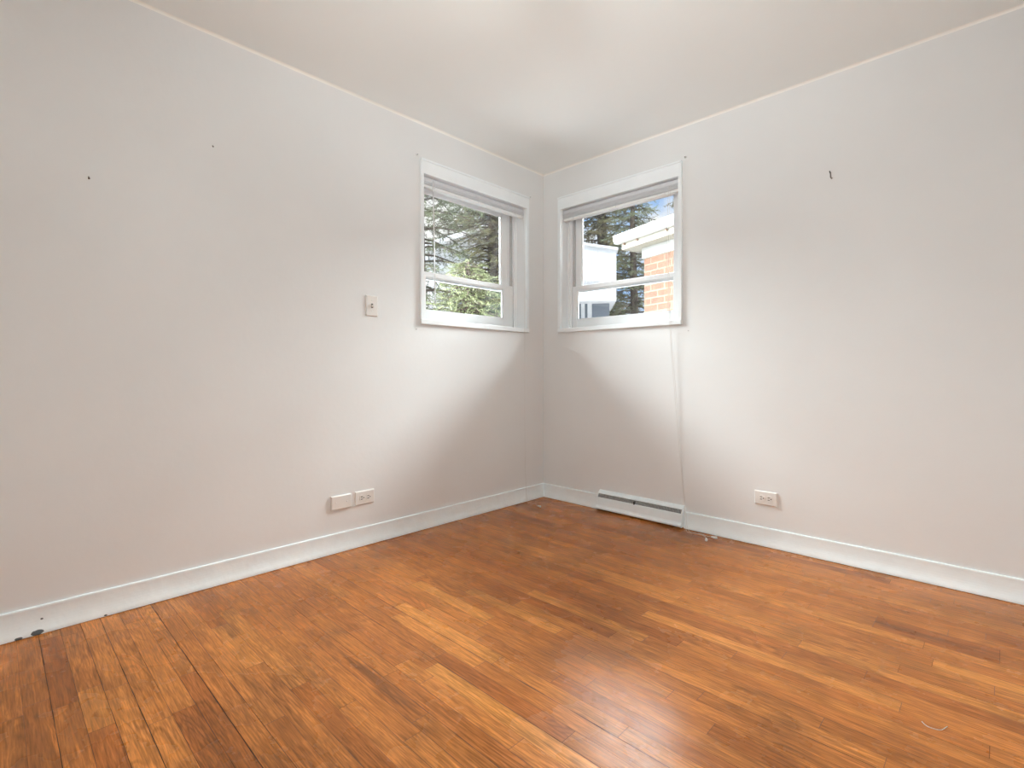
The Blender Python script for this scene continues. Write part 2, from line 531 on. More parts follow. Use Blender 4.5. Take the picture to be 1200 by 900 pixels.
# near wall; unseen doorway and short hallway added to let the fill light in
DX0, DX1, DZ = 1.50, 2.40, 2.05
b = MB()
b.box((0, YM - T, 0), (DX0, YM, H)); b.box((DX1, YM - T, 0), (XM, YM, H)); b.box((DX0, YM - T, DZ), (DX1, YM, H))
tag(b.build('wall_front', M_wall), kind='structure')
b = MB()
b.box((DX0 - 0.5, YM - T - 1.3, 0), (DX0 - 0.35, YM - T, H)); b.box((DX1 + 0.35, YM - T - 1.3, 0), (DX1 + 0.5, YM - T, H))
b.box((DX0 - 0.5, YM - T - 1.4, 0), (DX1 + 0.5, YM - T - 1.3, H)); b.box((DX0 - 0.35, YM - T - 1.3, -0.004), (DX1 + 0.35, YM - T, 0.0))
tag(b.build('wall_added_hall', M_wall), kind='structure')
b = MB()
b.box((DX0 - 0.07, YM, 0), (DX0, YM + 0.018, DZ + 0.07), 0.004); b.box((DX1, YM, 0), (DX1 + 0.07, YM + 0.018, DZ + 0.07), 0.004)
b.box((DX0, YM, DZ), (DX1, YM + 0.018, DZ + 0.07), 0.004)
tag(b.build('trim_2', M_trim), kind='structure')
tag(MB().box((-T, YM - T - 1.4, H), (XM + T, T, H + 0.2)).build('ceiling', M_ceil), kind='structure')
# thin painted bead where wall meets ceiling
b = MB()
r = 0.011
q = [(0, H), (0, H - r)] + [(r * (1 - math.cos(a)), H - r + r * math.sin(a) * 1.0) for a in (0.5, 1.0)] + [(r, H)]
b.prism([(p[0], p[1]) for p in q], 'y', YM, 0)
b.prism([(-p[0], p[1]) for p in q], 'x', 0, XM)
tag(b.build('trim_1', M_bead), kind='structure')

# baseboards: thin top, flat face, flared foot
BB = [(0, 0.002), (0, 0.100), (0.006, 0.1008), (0.0095, 0.1000), (0.0112, 0.0975), (0.0116, 0.0930), (0.0112, 0.0860), (0.0112, 0.0780), (0.0116, 0.0680), (0.0124, 0.0570),
      (0.0138, 0.0460), (0.0158, 0.0360), (0.0182, 0.0270), (0.0208, 0.0190), (0.0230, 0.0120), (0.0240, 0.0060), (0.0240, 0.002)]
def baseboard_mat():
    m = paint('baseboard_paint', (0.86, 0.935, 0.96), rough=0.36, var=0.025, vscale=11, bump=0.7, bscale=14)
    n = m.node_tree; L = n.links
    b = [x for x in n.nodes if x.type == 'BSDF_PRINCIPLED'][0]
    src = b.inputs['Base Color'].links[0].from_socket
    tcn = n.nodes.new('ShaderNodeTexCoord')
    s = n.nodes.new('ShaderNodeSeparateXYZ'); L.new(tcn.outputs['Object'], s.inputs[0])
    nz = n.nodes.new('ShaderNodeTexNoise'); nz.inputs['Scale'].default_value = 90
    L.new(tcn.outputs['Object'], nz.inputs['Vector'])
    acc = None
    for (cy, cz, ry, rz) in ((-2.812, 0.010, 0.020, 0.012), (-2.861, 0.006, 0.012, 0.006), (-2.80, 0.052, 0.005, 0.004), (-2.62, 0.006, 0.006, 0.004)):
        dy = math_node(n, 'DIVIDE', math_node(n, 'SUBTRACT', s.outputs[1], cy), ry)
        dz = math_node(n, 'DIVIDE', math_node(n, 'SUBTRACT', s.outputs[2], cz), rz)
        d = math_node(n, 'ADD', math_node(n, 'MULTIPLY', dy, dy), math_node(n, 'MULTIPLY', dz, dz))
        d = math_node(n, 'ADD', d, math_node(n, 'MULTIPLY', nz.outputs['Fac'], 0.9))
        k = math_node(n, 'LESS_THAN', d, 1.1)
        acc = k if acc is None else math_node(n, 'MAXIMUM', acc, k)
    mx = n.nodes.new('ShaderNodeMix'); mx.data_type = 'RGBA'
    L.new(acc, mx.inputs[0]); L.new(src, mx.inputs[6]); mx.inputs[7].default_value = (0.10, 0.12, 0.13, 1)
    L.new(mx.outputs[2], b.inputs['Base Color'])
    return m
M_base = baseboard_mat()
HX0, HX1 = 0.515, 1.127        # the floor register
tag(MB().prism(BB, 'y', YM, 0).build('baseboard_left', M_base), kind='structure')
bb = [(-p[0], p[1]) for p in BB]
tag(MB().prism(bb, 'x', 0.0, HX0 - 0.001).prism(bb, 'x', HX1 + 0.001, XM).build('baseboard_right', M_base), kind='structure')
tag(MB().prism([(XM - p[0], p[1]) for p in BB], 'y', YM, 0).build('baseboard_back', M_base), kind='structure')

# ------------------------------------------------------------------ windows
# built in local (u, d, z): u along the wall from the corner, d outward depth
MR_ = Matrix(((1, 0, 0, 0), (0, 1, 0, 0), (0, 0, 1, 0), (0, 0, 0, 1)))                # right wall: x=u, y=d
ML_ = Matrix(((0, -1, 0, 0), (-1, 0, 0, 0), (0, 0, 1, 0), (0, 0, 0, 1)))              # left wall: x=-d, y=-u

def build_window(name, Mx, W, cas, dl, lo, loz, up, cords):
    """cas=(u0,u1,z0,z1) casing outline; dl = depth of lower sash face; lo=(outer0, glass0, glass1, outer1)"""
    root = empty(name); tag(root, kind='structure')
    cu0, cu1, cz0, cz1 = cas
    hz = 2.136                                   # underside of the head board
    p = 0.016
    iu0, iu1, iz0 = W[0] + 0.003, W[1] - 0.003, 1.262
    b = MB()
    b.box((cu0, -p, hz), (cu1, 0.0, cz1), 0.0025)
    b.box((cu0 + 0.001, -p - 0.006, cz1 - 0.010), (cu1 - 0.001, -0.001, cz1 + 0.002), 0.002)
    b.box((cu0, -p, cz0), (iu0, 0.0, hz + 0.001), 0.0025)
    b.box((iu1, -p, cz0), (cu1, 0.0, hz + 0.001), 0.0025)
    b.map(Mx).build('casing', M_trim, root)
    b = MB()
    b.box((cu0 + 0.001, -p - 0.003, cz0), (cu1 - 0.001, 0.0, iz0), 0.003)
    b.box((iu0, -0.001, W[2] - 0.002), (iu1, dl + 0.09, iz0 + 0.001), 0.001)
    b.map(Mx).build('sill', M_trim, root)
    # jamb liner with stops
    b = MB()
    dd = T + 0.01
    b.box((W[0] - 0.001, -0.001, W[2]), (iu0 + 0.004, dd, W[3]))
    b.box((iu1 - 0.004, -0.001, W[2]), (W[1] + 0.001, dd, W[3]))
    b.box((W[0], -0.001, hz + 0.002), (W[1], dd, W[3] + 0.001))
    b.box((W[0] - 0.01, dd - 0.03, W[2] - 0.03), (W[1] + 0.01, dd + 0.03, W[2] + 0.012))
    # stops beside the lower sash, and outer frame the upper sash runs in
    for s0, s1 in ((iu0 + 0.002, lo[0] - 0.006), (lo[3] + 0.006, iu1 - 0.002)):
        if s1 > s0 + 0.002:
            b.box((s0, dl - 0.004, W[2]), (s1, dl + 0.07, hz + 0.005), 0.002)
            b.box((s0 - 0.001, dl - 0.016, W[2]), (s0 + (s1 - s0) * 0.45, dl + 0.001, hz + 0.005), 0.002)
    b.map(Mx).build('jamb', M_sash, root)
    b = MB()
    b.box((iu0, dl + 0.027, W[2]), (up[0] + 0.004, dl + 0.062, hz + 0.004), 0.001)
    b.box((up[3] - 0.004, dl + 0.027, W[2]), (iu1, dl + 0.062, hz + 0.004), 0.001)
    b.map(Mx).build('outer_frame', M_sash, root)
    # grey vinyl tracks
    b = MB()
    b.box((lo[0] - 0.006, dl + 0.012, iz0), (lo[0] + 0.010, dl + 0.026, hz))
    b.box((lo[3] - 0.010, dl + 0.012, iz0), (lo[3] + 0.006, dl + 0.026, hz))
    b.map(Mx).build('track', M_track, root)
    def sash(nm, d0, d1, o0, g0, g1, o1, zb, gb, gt, zt):
        b = MB()
        b.box((o0, d0, zb), (g0, d1, zt), 0.003); b.box((g1, d0, zb), (o1, d1, zt), 0.003)
        b.box((g0 - 0.002, d0 + 0.0005, zb), (g1 + 0.002, d1 - 0.0005, gb), 0.003)
        b.box((g0 - 0.002, d0 + 0.0005, gt), (g1 + 0.002, d1 - 0.0005, zt), 0.003)
        e = 0.006                                 # glazing stop
        dm = (d0 + d1) / 2
        b.box((g0 - 0.001, d0 + 0.007, gb), (g0 + e, dm, gt), 0.0015); b.box((g1 - e, d0 + 0.007, gb), (g1 + 0.001, dm, gt), 0.0015)
        b.box((g0, d0 + 0.007, gb - 0.001), (g1, dm, gb + e), 0.0015); b.box((g0, d0 + 0.007, gt - e), (g1, dm, gt + 0.001), 0.0015)
        s = b.map(Mx).build(nm, M_sash, root)
        MB().box((g0 - 0.001, dm + 0.001, gb - 0.001), (g1 + 0.001, dm + 0.004, gt + 0.001)).map(Mx).build('glass_pane', M_glass, s)
        return s
    gb, mb, mt = loz
    lsash = sash('lower_sash', dl, dl + 0.026, lo[0], lo[1], lo[2], lo[3], iz0 + 0.002, gb, mb, mt)
    us = sash('upper_sash', dl + 0.029, dl + 0.055, up[0], up[1], up[2], up[3], mb - 0.012, mb + 0.020, 2.085, hz - 0.001)
    return root

build_window('window_1', ML_, WL, (0.179, 1.141, 1.231, 2.222), 0.104, (0.228, 0.328, 1.018, 1.100), (1.334, 1.546, 1.578),
             (0.262, 0.318, 1.010, 1.085), None)
build_window('window_2', MR_, WR, (0.149, 1.110, 1.233, 2.225), 0.090, (0.208, 0.248, 1.006, 1.070), (1.330, 1.545, 1.577),
             (0.214, 0.268, 0.995, 1.060), None)

# ------------------------------------------------------------------ raised mini blinds
def build_blind(Mx, W, zb, wand_u, label, cord=None):
    root = empty('mini_blind', Mx @ Vector((W[0] + 0.02, 0.03, 2.13)))
    inv = root.matrix_basis.inverted() if False else Matrix.Translation(-root.location)
    tag(root, label, 'window blind', 'raised mini blinds in the corner windows')
    u0, u1 = W[0] + 0.012, W[1] - 0.012
    F = lambda b: b.map(Mx).map(inv)
    b = MB(); b.box((u0, 0.014, 2.106), (u1, 0.044, 2.130), 0.002)
    F(b).build('headrail', M_blind, root)
    # stacked slats
    rnd = random.Random(5)
    b = MB()
    k = 0; z = zb + 0.020
    while z < 2.104:
        du = rnd.uniform(-0.003, 0.003); dd = rnd.uniform(-0.001, 0.001)
        sag = rnd.uniform(0, 0.0012)
        n = 10
        prof = [(0.0115 + dd, z + 0.0003), (0.0110 + dd, z + 0.0016), (0.0115 + dd, z + 0.0029), (0.029 + dd, z + 0.0032), (0.046 + dd, z + 0.0028),
                (0.0465 + dd, z + 0.0016), (0.046 + dd, z + 0.0004), (0.029 + dd, z + 0.0006)]
        for j in range(n):
            a, c = u0 + du + (u1 - u0) * j / n, u0 + du + (u1 - u0) * (j + 1) / n
            b.prism(prof, 'x', a, c)
        z += 0.0034; k += 1
    F(b).build('slat_stack', M_blind, root)
    b = MB(); b.box((u0, 0.011, zb), (u1, 0.047, zb + 0.018), 0.004)
    F(b).build('bottom_rail', M_rail, root)
    for uu in (u0 + 0.09, (u0 + u1) / 2, u1 - 0.09):
        b = MB(); b.box((uu - 0.002, 0.0100, zb + 0.003), (uu + 0.002, 0.012, 2.118), 0.0005)
        F(b).build('ladder_cord', M_blind, root)
    if wand_u:
        b = MB()
        b.tube([(wand_u, -0.004, 2.112), (wand_u - 0.001, 0.002, 2.09), (wand_u - 0.012, -0.006, 1.385)], 0.0036, 6)
        F(b).build('wand', M_wand, root)
        b = MB(); b.tube([(wand_u - 0.012, -0.006, 1.387), (wand_u - 0.0125, -0.006, 1.363)], 0.0045, 8)
        F(b).build('wand_tip', M_grey, root)
    if cord:
        for pts in cord['cords']:
            MB().tube(pts, cord['r'], 5).map(Matrix.Translation(-root.location)).build('lift_cord', M_cord, root, True)
        for (p, d) in cord['tassels']:
            q = Vector(d).normalized().to_track_quat('Z', 'Y').to_matrix().to_4x4()
            mt = Matrix.Translation(Vector(p) - root.location) @ q
            MB().lathe([(0.0015, 0.0), (0.0035, 0.002), (0.0048, 0.010), (0.0068, 0.024), (0.0080, 0.031), (0.0072, 0.033), (0.002, 0.033)], 14, mt).build('tassel', M_rail, root, True)
    return root

def curve(pts, n=6):
    """Catmull-Rom through the points"""
    P = [Vector(p) for p in pts]
    P = [P[0] * 2 - P[1]] + P + [P[-1] * 2 - P[-2]]
    o = []
    for i in range(1, len(P) - 2):
        for k in range(n):
            t = k / n
            a, b, c, d = P[i - 1], P[i], P[i + 1], P[i + 2]
            o.append(0.5 * ((2 * b) + (-a + c) * t + (2 * a - 5 * b + 4 * c - d) * t * t + (-a + 3 * b - 3 * c + d) * t ** 3))
    o.append(P[-2])
    return o

build_blind(ML_, WL, 2.068, 1.040, 'grey mini blind raised to the top of the left window, with a hanging tilt wand',
            {'r': 0.0008,
             'cords': [curve([(-0.008, -0.245, 2.10), (0.022, -0.243, 1.95), (0.026, -0.240, 1.22), (0.020, -0.232, 0.5), (0.026, -0.226, 0.10), (0.040, -0.222, 0.004),
                              (0.075, -0.232, 0.0022), (0.118, -0.226, 0.0022), (0.15, -0.25, 0.003), (0.172, -0.266, 0.006)])],
             'tassels': [((0.170, -0.265, 0.0085), (0.8, -0.12, 0.0))]})
build_blind(MR_, WR, 2.052, None, 'grey mini blind raised atop the right window, its long lift cords reaching the floor',
            {'r': 0.0009,
             'cords': [curve([(1.018, 0.012, 2.10), (1.018, -0.010, 1.96), (1.026, -0.022, 1.55), (1.040, -0.022, 1.19), (1.070, -0.012, 0.75), (1.115, -0.006, 0.24), (1.138, -0.030, 0.112),
                              (1.148, -0.045, 0.04), (1.175, -0.075, 0.003), (1.225, -0.062, 0.0022), (1.275, -0.075, 0.0022), (1.300, -0.110, 0.004), (1.311, -0.128, 0.007)]),
                       curve([(1.030, 0.012, 2.10), (1.028, -0.008, 1.96), (1.034, -0.021, 1.55), (1.046, -0.021, 1.19), (1.078, -0.010, 0.75), (1.119, -0.005, 0.24), (1.144, -0.028, 0.112),
                              (1.156, -0.043, 0.04), (1.190, -0.070, 0.003), (1.245, -0.054, 0.0022), (1.285, -0.066, 0.0022), (1.305, -0.078, 0.006), (1.318, -0.082, 0.008)])],
             'tassels': [((1.310, -0.127, 0.0085), (0.35, -0.8, 0.0)), ((1.318, -0.082, 0.0085), (1.0, 0.02, 0.0))]})

# ------------------------------------------------------------------ electrical plates
def plate_matrix(wall, u, z):
    """local: x to the right as seen from the room, y out of the wall, z up"""
    if wall == 'left':
        return Matrix.Translation((0, -u, z)) @ Matrix(((0, 1, 0, 0), (1, 0, 0, 0), (0, 0, 1, 0), (0, 0, 0, 1)))
    return Matrix.Translation((u, 0, z)) @ Matrix(((1, 0, 0, 0), (0, -1, 0, 0), (0, 0, 1, 0), (0, 0, 0, 1)))

def plate_body(w_, h_, d_=0.0065):
    b = MB()
    b.bm = bmesh.new()
    x, z = w_ / 2, h_ / 2
    e = 0.004
    lo = [b.bm.verts.new(p) for p in ((-x, 0, -z), (x, 0, -z), (x, 0, z), (-x, 0, z))]
    m1 = [b.bm.verts.new(p) for p in ((-x, d_ * 0.5, -z), (x, d_ * 0.5, -z), (x, d_ * 0.5, z), (-x, d_ * 0.5, z))]
    hi = [b.bm.verts.new(p) for p in ((-x + e, d_, -z + e), (x - e, d_, -z + e), (x - e, d_, z - e), (-x + e, d_, z - e))]
    for A, B in ((lo, m1), (m1, hi)):
        for k in range(4):
            b.bm.faces.new((A[k], A[(k + 1) % 4], B[(k + 1) % 4], B[k]))
    b.bm.faces.new(hi); b.bm.faces.new(lo[::-1])
    return b

def screw(Mt, x, z, d, parent):
    q = Matrix.Translation((x, d, z)) @ Matrix.Rotation(math.radians(-90), 4, 'X')
    b = MB().lathe([(0.0001, 0), (0.0032, 0), (0.003, 0.0008), (0.0022, 0.0014), (0.0001, 0.0016)], 12, q)
    b.map(Mt).build('screw', M_rail, parent, True)

def rel(root, m): return Matrix.Translation(-root.location) @ m

def outlet(wall, u, z, label, group, depth=0.0065):
    Mw = plate_matrix(wall, u, z)
    root = empty('wall_outlet', Mw.translation)
    tag(root, label, 'outlet', group)
    Mt = rel(root, Mw)
    plate_body(0.114, 0.074, depth).map(Mt).build('cover_plate', M_plast, root)
    for cx in (-0.0195, 0.0195):
        b = MB()
        pts = []
        for k in range(24):
            a = 2 * math.pi * k / 24
            px, pz = 0.0172 * math.cos(a), 0.0172 * math.sin(a)
            px = max(-0.0135, min(0.0135, px))
            pts.append((cx + px, pz))
        r0 = [b.bm.verts.new((p[0], depth - 0.001, p[1])) for p in pts]
        r1 = [b.bm.verts.new((p[0], depth + 0.0025, p[1])) for p in pts]
        for k in range(24):
            b.bm.faces.new((r0[k], r0[(k + 1) % 24], r1[(k + 1) % 24], r1[k]))
        b.bm.faces.new(r1); b.bm.faces.new(r0[::-1])
        rc = b.map(Mt).build('receptacle', M_plast, root)
        b = MB()
        d1 = depth + 0.0028
        # plug turned sideways: two slots above one another, round earth hole beside
        b.box((cx - 0.007, depth, 0.0042), (cx + 0.004, d1, 0.0082)); b.box((cx - 0.007, depth, -0.0082), (cx + 0.004, d1, -0.0042))
        b.lathe([(0.0001, 0), (0.0032, 0), (0.0032, 0.0004), (0.0001, 0.0004)], 12, Matrix.Translation((cx + 0.0095, d1 - 0.0002, 0)) @ Matrix.Rotation(math.radians(-90), 4, 'X'))
        b.map(Mt).build('slot', M_dark, rc)
    screw(Mt, 0, 0, depth, root)
    return root

outlet('left', 1.505, 0.2595, 'cream outlet low on the left wall, beside the blank plate', 'cream outlets above the baseboards', 0.0075)
outlet('right', 1.585, 0.2590, 'cream outlet low on the right wall, past the floor register', 'cream outlets above the baseboards', 0.010)
# blank plate
Mw = plate_matrix('left', 1.643, 0.259)
root = empty('blank_wall_plate', Mw.translation)
tag(root, 'blank cream cover plate low on the left wall, left of the outlet', 'cover plate')
Mt = rel(root, Mw)
plate_body(0.113, 0.072, 0.012).map(Mt).build('cover_plate', M_plast, root)
screw(Mt, -0.030, 0, 0.012, root); screw(Mt, 0.030, 0, 0.012, root)
# switch
Mw = plate_matrix('left', 1.463, 1.309)
root = empty('light_switch', Mw.translation)
tag(root, 'cream toggle light switch on the left wall beside the window', 'light switch')
Mt = rel(root, Mw)
plate_body(0.072, 0.114, 0.009).map(Mt).build('cover_plate', M_plast, root)
b = MB(); b.box((-0.0055, 0.0085, -0.012), (0.0055, 0.0095, 0.012))
b.map(Mt).build('toggle_slot', M_dark, root)
b = MB()
b.prism([(0.009, -0.0075), (0.009, 0.0055), (0.021, 0.0035), (0.023, -0.001), (0.021, -0.0040)], 'x', -0.0042, 0.0042)
b.map(Mt).build('toggle', M_plast, root)
screw(Mt, 0, 0.030, 0.009, root); screw(Mt, 0, -0.030, 0.009, root)

# ------------------------------------------------------------------ floor register (baseboard diffuser)
root = empty('floor_register', ((HX0 + HX1) / 2, 0, 0.0))
tag(root, 'white metal heating register with a grey louvre slot, against the right baseboard', 'heating register')
iv = Matrix.Translation(-root.location)
b = MB()
# lower face panel with rolled foot
prof = [(0, 0.012), (-0.052, 0.012), (-0.056, 0.016), (-0.056, 0.024), (-0.050, 0.030), (-0.0455, 0.040), (-0.0425, 0.087), (-0.0405, 0.0905), (-0.036, 0.091), (-0.036, 0.086), (0, 0.086)]
b.prism(prof, 'x', HX0 + 0.004, HX1 - 0.004)
b.map(iv).build('front_panel', M_base, root)
b = MB()
b.prism([(0, 0.119), (-0.010, 0.1195), (-0.027, 0.1125), (-0.030, 0.114), (-0.030, 0.1165), (-0.012, 0.1265), (-0.006, 0.1335), (0, 0.1340)], 'x', HX0 + 0.002, HX1 - 0.002)
b.map(iv).build('top_hood', M_base, root)
for a, c in ((HX0, HX0 + 0.006), (HX1 - 0.006, HX1)):
    b = MB()
    b.prism([(0, 0.010), (-0.053, 0.010), (-0.057, 0.016), (-0.057, 0.024), (-0.047, 0.038), (-0.0435, 0.096), (-0.031, 0.116), (-0.008, 0.1345), (0, 0.135)], 'x', a, c)
    b.map(iv).build('end_cap', M_base, root)
b = MB()
b.prism([(-0.004, 0.088), (-0.033, 0.088), (-0.020, 0.1135), (-0.004, 0.1185)], 'x', HX0 + 0.005, HX1 - 0.005)
b.map(iv).build('slot_back', M_dark, root)
b = MB()
n = 76
for k in range(n):
    x = HX0 + 0.008 + (HX1 - HX0 - 0.018) * k / (n - 1)
    b.prism([(-0.030, 0.089), (-0.0375, 0.0945), (-0.0265, 0.1145), (-0.018, 0.1125)], 'x', x - 0.0016, x + 0.0016)
b.map(iv).build('louvre_fins', M_grey, root)
b = MB()
xm = (HX0 + HX1) / 2 - 0.02
b.box((xm - 0.004, -0.046, 0.088), (xm + 0.004, -0.028, 0.108), 0.0015)
b.map(iv).build('damper_lever', M_dark, root)

# ------------------------------------------------------------------ little things on the walls
def stud(name, loc, nrm, m, label, cat, group=None, L_=0.012, R_=0.0028, tilt=(0, 0, 0)):
    d = (Vector(nrm) + Vector(tilt)).normalized()
    q = d.to_track_quat('Z', 'Y').to_matrix().to_4x4()
    b = MB().lathe([(0.0001, -0.004), (R_ * 0.5, -0.004), (R_ * 0.5, L_ * 0.8), (R_, L_ * 0.82), (R_, L_), (0.0001, L_ * 1.05)], 10, q)
    o = b.build(name, m, None, True)
    o.location = loc
    return tag(o, label, cat, group)
stud('nail', (0, -2.668, 1.690), (1, 0, 0), M_nail, 'small dark nail high on the left wall, leftmost in view', 'nail', 'nails left in the walls', 0.014, 0.0034, (0, 0, -0.9))
stud('nail', (0, -2.246, 1.945), (1, 0, 0), M_nail, 'small dark nail high on the left wall, nearer the left window', 'nail', 'nails left in the walls', 0.012, 0.0028, (0, 0, -0.9))
root = empty('picture_hook', (1.892, 0, 1.928))
tag(root, 'rusty brown picture hook nailed on the right wall', 'picture hook')
b = MB(); b.tube([(0.004, -0.003, -0.016), (0.002, -0.009, -0.020), (-0.002, -0.011, -0.012), (-0.003, -0.004, 0.0), (-0.004, -0.0018, 0.016)], 0.0022, 6)
b.build('hook', M_nail, root, True)
b = MB(); b.tube([(-0.005, 0.003, 0.012), (-0.006, -0.011, 0.019)], 0.0026, 8)
b.build('nail', M_dark, root, True)

# painted-over bracket plugs beside the windows' upper corners
def plug(loc, nrm, label):
    root = empty('wall_plug', loc); tag(root, label, 'wall plug', 'painted plugs beside the upper window corners')
    q = Vector(nrm).to_track_quat('Z', 'Y').to_matrix().to_4x4()
    MB().lathe([(0.0001, -0.002), (0.0075, -0.002), (0.0070, 0.002), (0.0045, 0.004), (0.004, 0.009), (0.0001, 0.0095)], 12, q).build('plug_body', M_wall, root, True)
    MB().lathe([(0.0001, 0.006), (0.0022, 0.006), (0.0022, 0.0102), (0.0001, 0.0102)], 8, q).build('hole', M_dark, root, True)
plug((1.128, 0, 2.244), (0, -1, 0), 'painted wall plug right of the right window, at its top corner')
plug((0, -1.160, 2.238), (1, 0, 0), 'painted wall plug left of the left window, at its top corner')
plug((0, -0.158, 2.232), (1, 0, 0), 'painted wall plug between left window and room corner')
for loc, nrm, lab in (((1.148, 0, 1.192), (0, -1, 0), 'tiny painted screw below the right window, at its right corner'),
                      ((0, -1.165, 1.198), (1, 0, 0), 'tiny painted screw below the left window, at its left corner')):
    stud('screw', loc, nrm, M_steel, lab, 'screw', 'screws below the window corners', 0.004, 0.0030)

# pale thread lying on the boards
b = MB(); b.tube(curve([(2.350, -1.180, 0.0012), (2.358, -1.190, 0.0014), (2.368, -1.194, 0.0012), (2.389, -1.187, 0.0012), (2.401, -1.157, 0.0013)]), 0.0009, 5)
tag(b.build('thread', M_cord, None, True), 'pale bit of thread curled on the wood floor near the right edge', 'thread')

# ------------------------------------------------------------------ ceiling lamp (above the camera's view)
def ceiling_lamp():
    root = empty('ceiling_lamp', (1.743, -1.999, H))
    tag(root, 'white glass globe lamp hanging on a short rod from the ceiling', 'ceiling lamp')
    m, n, b_, o_ = nodes('lamp_opal')
    b_.inputs['Base Color'].default_value = (0.9, 0.9, 0.88, 1)
    b_.inputs['Emission Color'].default_value = (0.93, 0.99, 1.0, 1)
    R = 0.09
    b_.inputs['Emission Strength'].default_value = LAMP_W / (math.pi * 4 * math.pi * R * R)
    MB().lathe([(0.0001, 0), (0.06, 0), (0.062, -0.012), (0.05, -0.025), (0.0001, -0.025)], 32).build('canopy', M_trim, root, True)
    MB().tube([(0, 0, -0.02), (0, 0, -0.30)], 0.007, 10).build('rod', M_trim, root, True)
    MB().lathe([(0.0001, -0.285), (0.034, -0.285), (0.036, -0.31), (0.0001, -0.31)], 24).build('collar', M_trim, root, True)
    MB().lathe([(R * math.sin(i * math.pi / 20), -0.39 + R * math.cos(i * math.pi / 20)) for i in range(21)], 36).build('glass_globe', m, root, True)
ceiling_lamp()

# ------------------------------------------------------------------ outside
tag(MB().box((-30, -12, -0.75), (14, 30, -0.6)).build('ground', paint('pale_concrete', (0.74, 0.73, 0.71), 0.9, 0.06, 2, 0.3, 20)), kind='structure')

# brick porch with white eaves seen through the right window
E1 = Vector((0.9495, -0.3137, 0)); E2 = Vector((0.3137, 0.9495, 0)); P0 = Vector((-0.494, 2.38, 0))
Mp = Matrix(((E1.x, E2.x, 0, P0.x), (E1.y, E2.y, 0, P0.y), (0, 0, 1, 0), (0, 0, 0, 1)))
root = empty('brick_porch', (P0.x, P0.y, -0.6))
tag(root, 'orange brick porch corner with white eaves, outside the right window', 'building')
iv = Matrix.Translation(-root.location) @ Mp
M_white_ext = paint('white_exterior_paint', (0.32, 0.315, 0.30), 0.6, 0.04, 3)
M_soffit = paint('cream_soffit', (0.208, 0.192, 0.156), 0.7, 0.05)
BWD, BDP = 1.05, 1.0
b = MB(); b.box((0, 0, -0.6), (BWD, BDP, 2.27)); b.map(iv)
o = b.build('brick_wall', M_brick, root)
uvl = o.data.uv_layers.new(name='UVMap')
inv = iv.inverted()
for f in o.data.polygons:
    nn = inv.to_3x3() @ f.normal
    for li in f.loop_indices:
        c = inv @ o.data.vertices[o.data.loops[li].vertex_index].co
        uvl.data[li].uv = (c.x, c.z + 0.002) if abs(nn.y) > 0.5 else (c.y + 0.1, c.z + 0.002)
b = MB(); b.box((-0.02, -0.02, 2.262), (BWD + 0.02, BDP + 0.02, 2.385), 0.003)
b.map(iv).build('frieze_board', M_white_ext, root)
b = MB(); b.box((-0.17, -0.17, 2.385), (BWD + 0.17, BDP + 0.17, 2.41), 0.002)
b.map(iv).build('soffit', M_soffit, root)
b = MB()
b.box((-0.185, -0.185, 2.380), (BWD + 0.18, -0.165, 2.52), 0.002); b.box((-0.185, -0.185, 2.380), (-0.165, BDP + 0.18, 2.52), 0.002)
b.box((-0.165, BDP + 0.16, 2.380), (BWD + 0.18, BDP + 0.18, 2.52), 0.002); b.box((BWD + 0.16, -0.165, 2.380), (BWD + 0.18, BDP + 0.165, 2.52), 0.002)
b.map(iv).build('fascia', M_soffit, root)
b = MB()
gp = [(-0.19, 2.455), (-0.235, 2.46), (-0.255, 2.49), (-0.258, 2.535), (-0.266, 2.54), (-0.266, 2.552), (-0.19, 2.552)]
b.prism(gp, 'x', -0.25, BWD + 0.2)
b.map(iv).build('gutter', M_white_ext, root)
for xx in (-0.12, 0.10, 0.55):
    b = MB(); b.tube([(xx, -0.187, 2.44), (xx, -0.205, 2.44)], 0.012, 8)
    b.map(iv).build('bolt', M_nail, root)
b = MB()
b.bm = bmesh.new()
z0, z1 = 2.53, 2.68
base = [b.bm.verts.new(p) for p in ((-0.22, -0.22, z0), (BWD + 0.2, -0.22, z0), (BWD + 0.2, BDP + 0.2, z0), (-0.22, BDP + 0.2, z0))]
topv = [b.bm.verts.new(p) for p in ((0.35, 0.35, z1), (BWD - 0.35, 0.35, z1), (BWD - 0.35, BDP - 0.35, z1), (0.35, BDP - 0.35, z1))]
for k in range(4): b.bm.faces.new((base[k], base[(k + 1) % 4], topv[(k + 1) % 4], topv[k]))
b.bm.faces.new(topv); b.bm.faces.new(base[::-1])
b.map(iv).build('roof', M_cement, root)

# neighbour's garage: white clad upper part over a recessed blue-grey wall
root = empty('white_shed', (-2.7, 5.0, -0.6))
tag(root, 'white clad shed on a blue-grey base, left of the brick porch', 'building')
G0 = Vector((-2.424, 4.82, 0)); dg = Vector((-0.80, -0.60, 0)).normalized(); ng = Vector((-0.60, 0.80, 0)).normalized()
Mg = Matrix(((dg.x, ng.x, 0, G0.x), (dg.y, ng.y, 0, G0.y), (0, 0, 1, 0), (0, 0, 0, 1)))
iv = Matrix.Translation(-root.location) @ Mg
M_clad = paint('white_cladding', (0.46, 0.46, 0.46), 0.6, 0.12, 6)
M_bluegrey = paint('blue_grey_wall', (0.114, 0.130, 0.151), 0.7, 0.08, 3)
b = MB(); b.prism([(0, 2.21), (1.3, 2.21), (1.3, 3.36), (0, 3.13)], 'y', 0, 1.6)
b.map(iv).build('upper_cladding', M_clad, root)
b = MB()
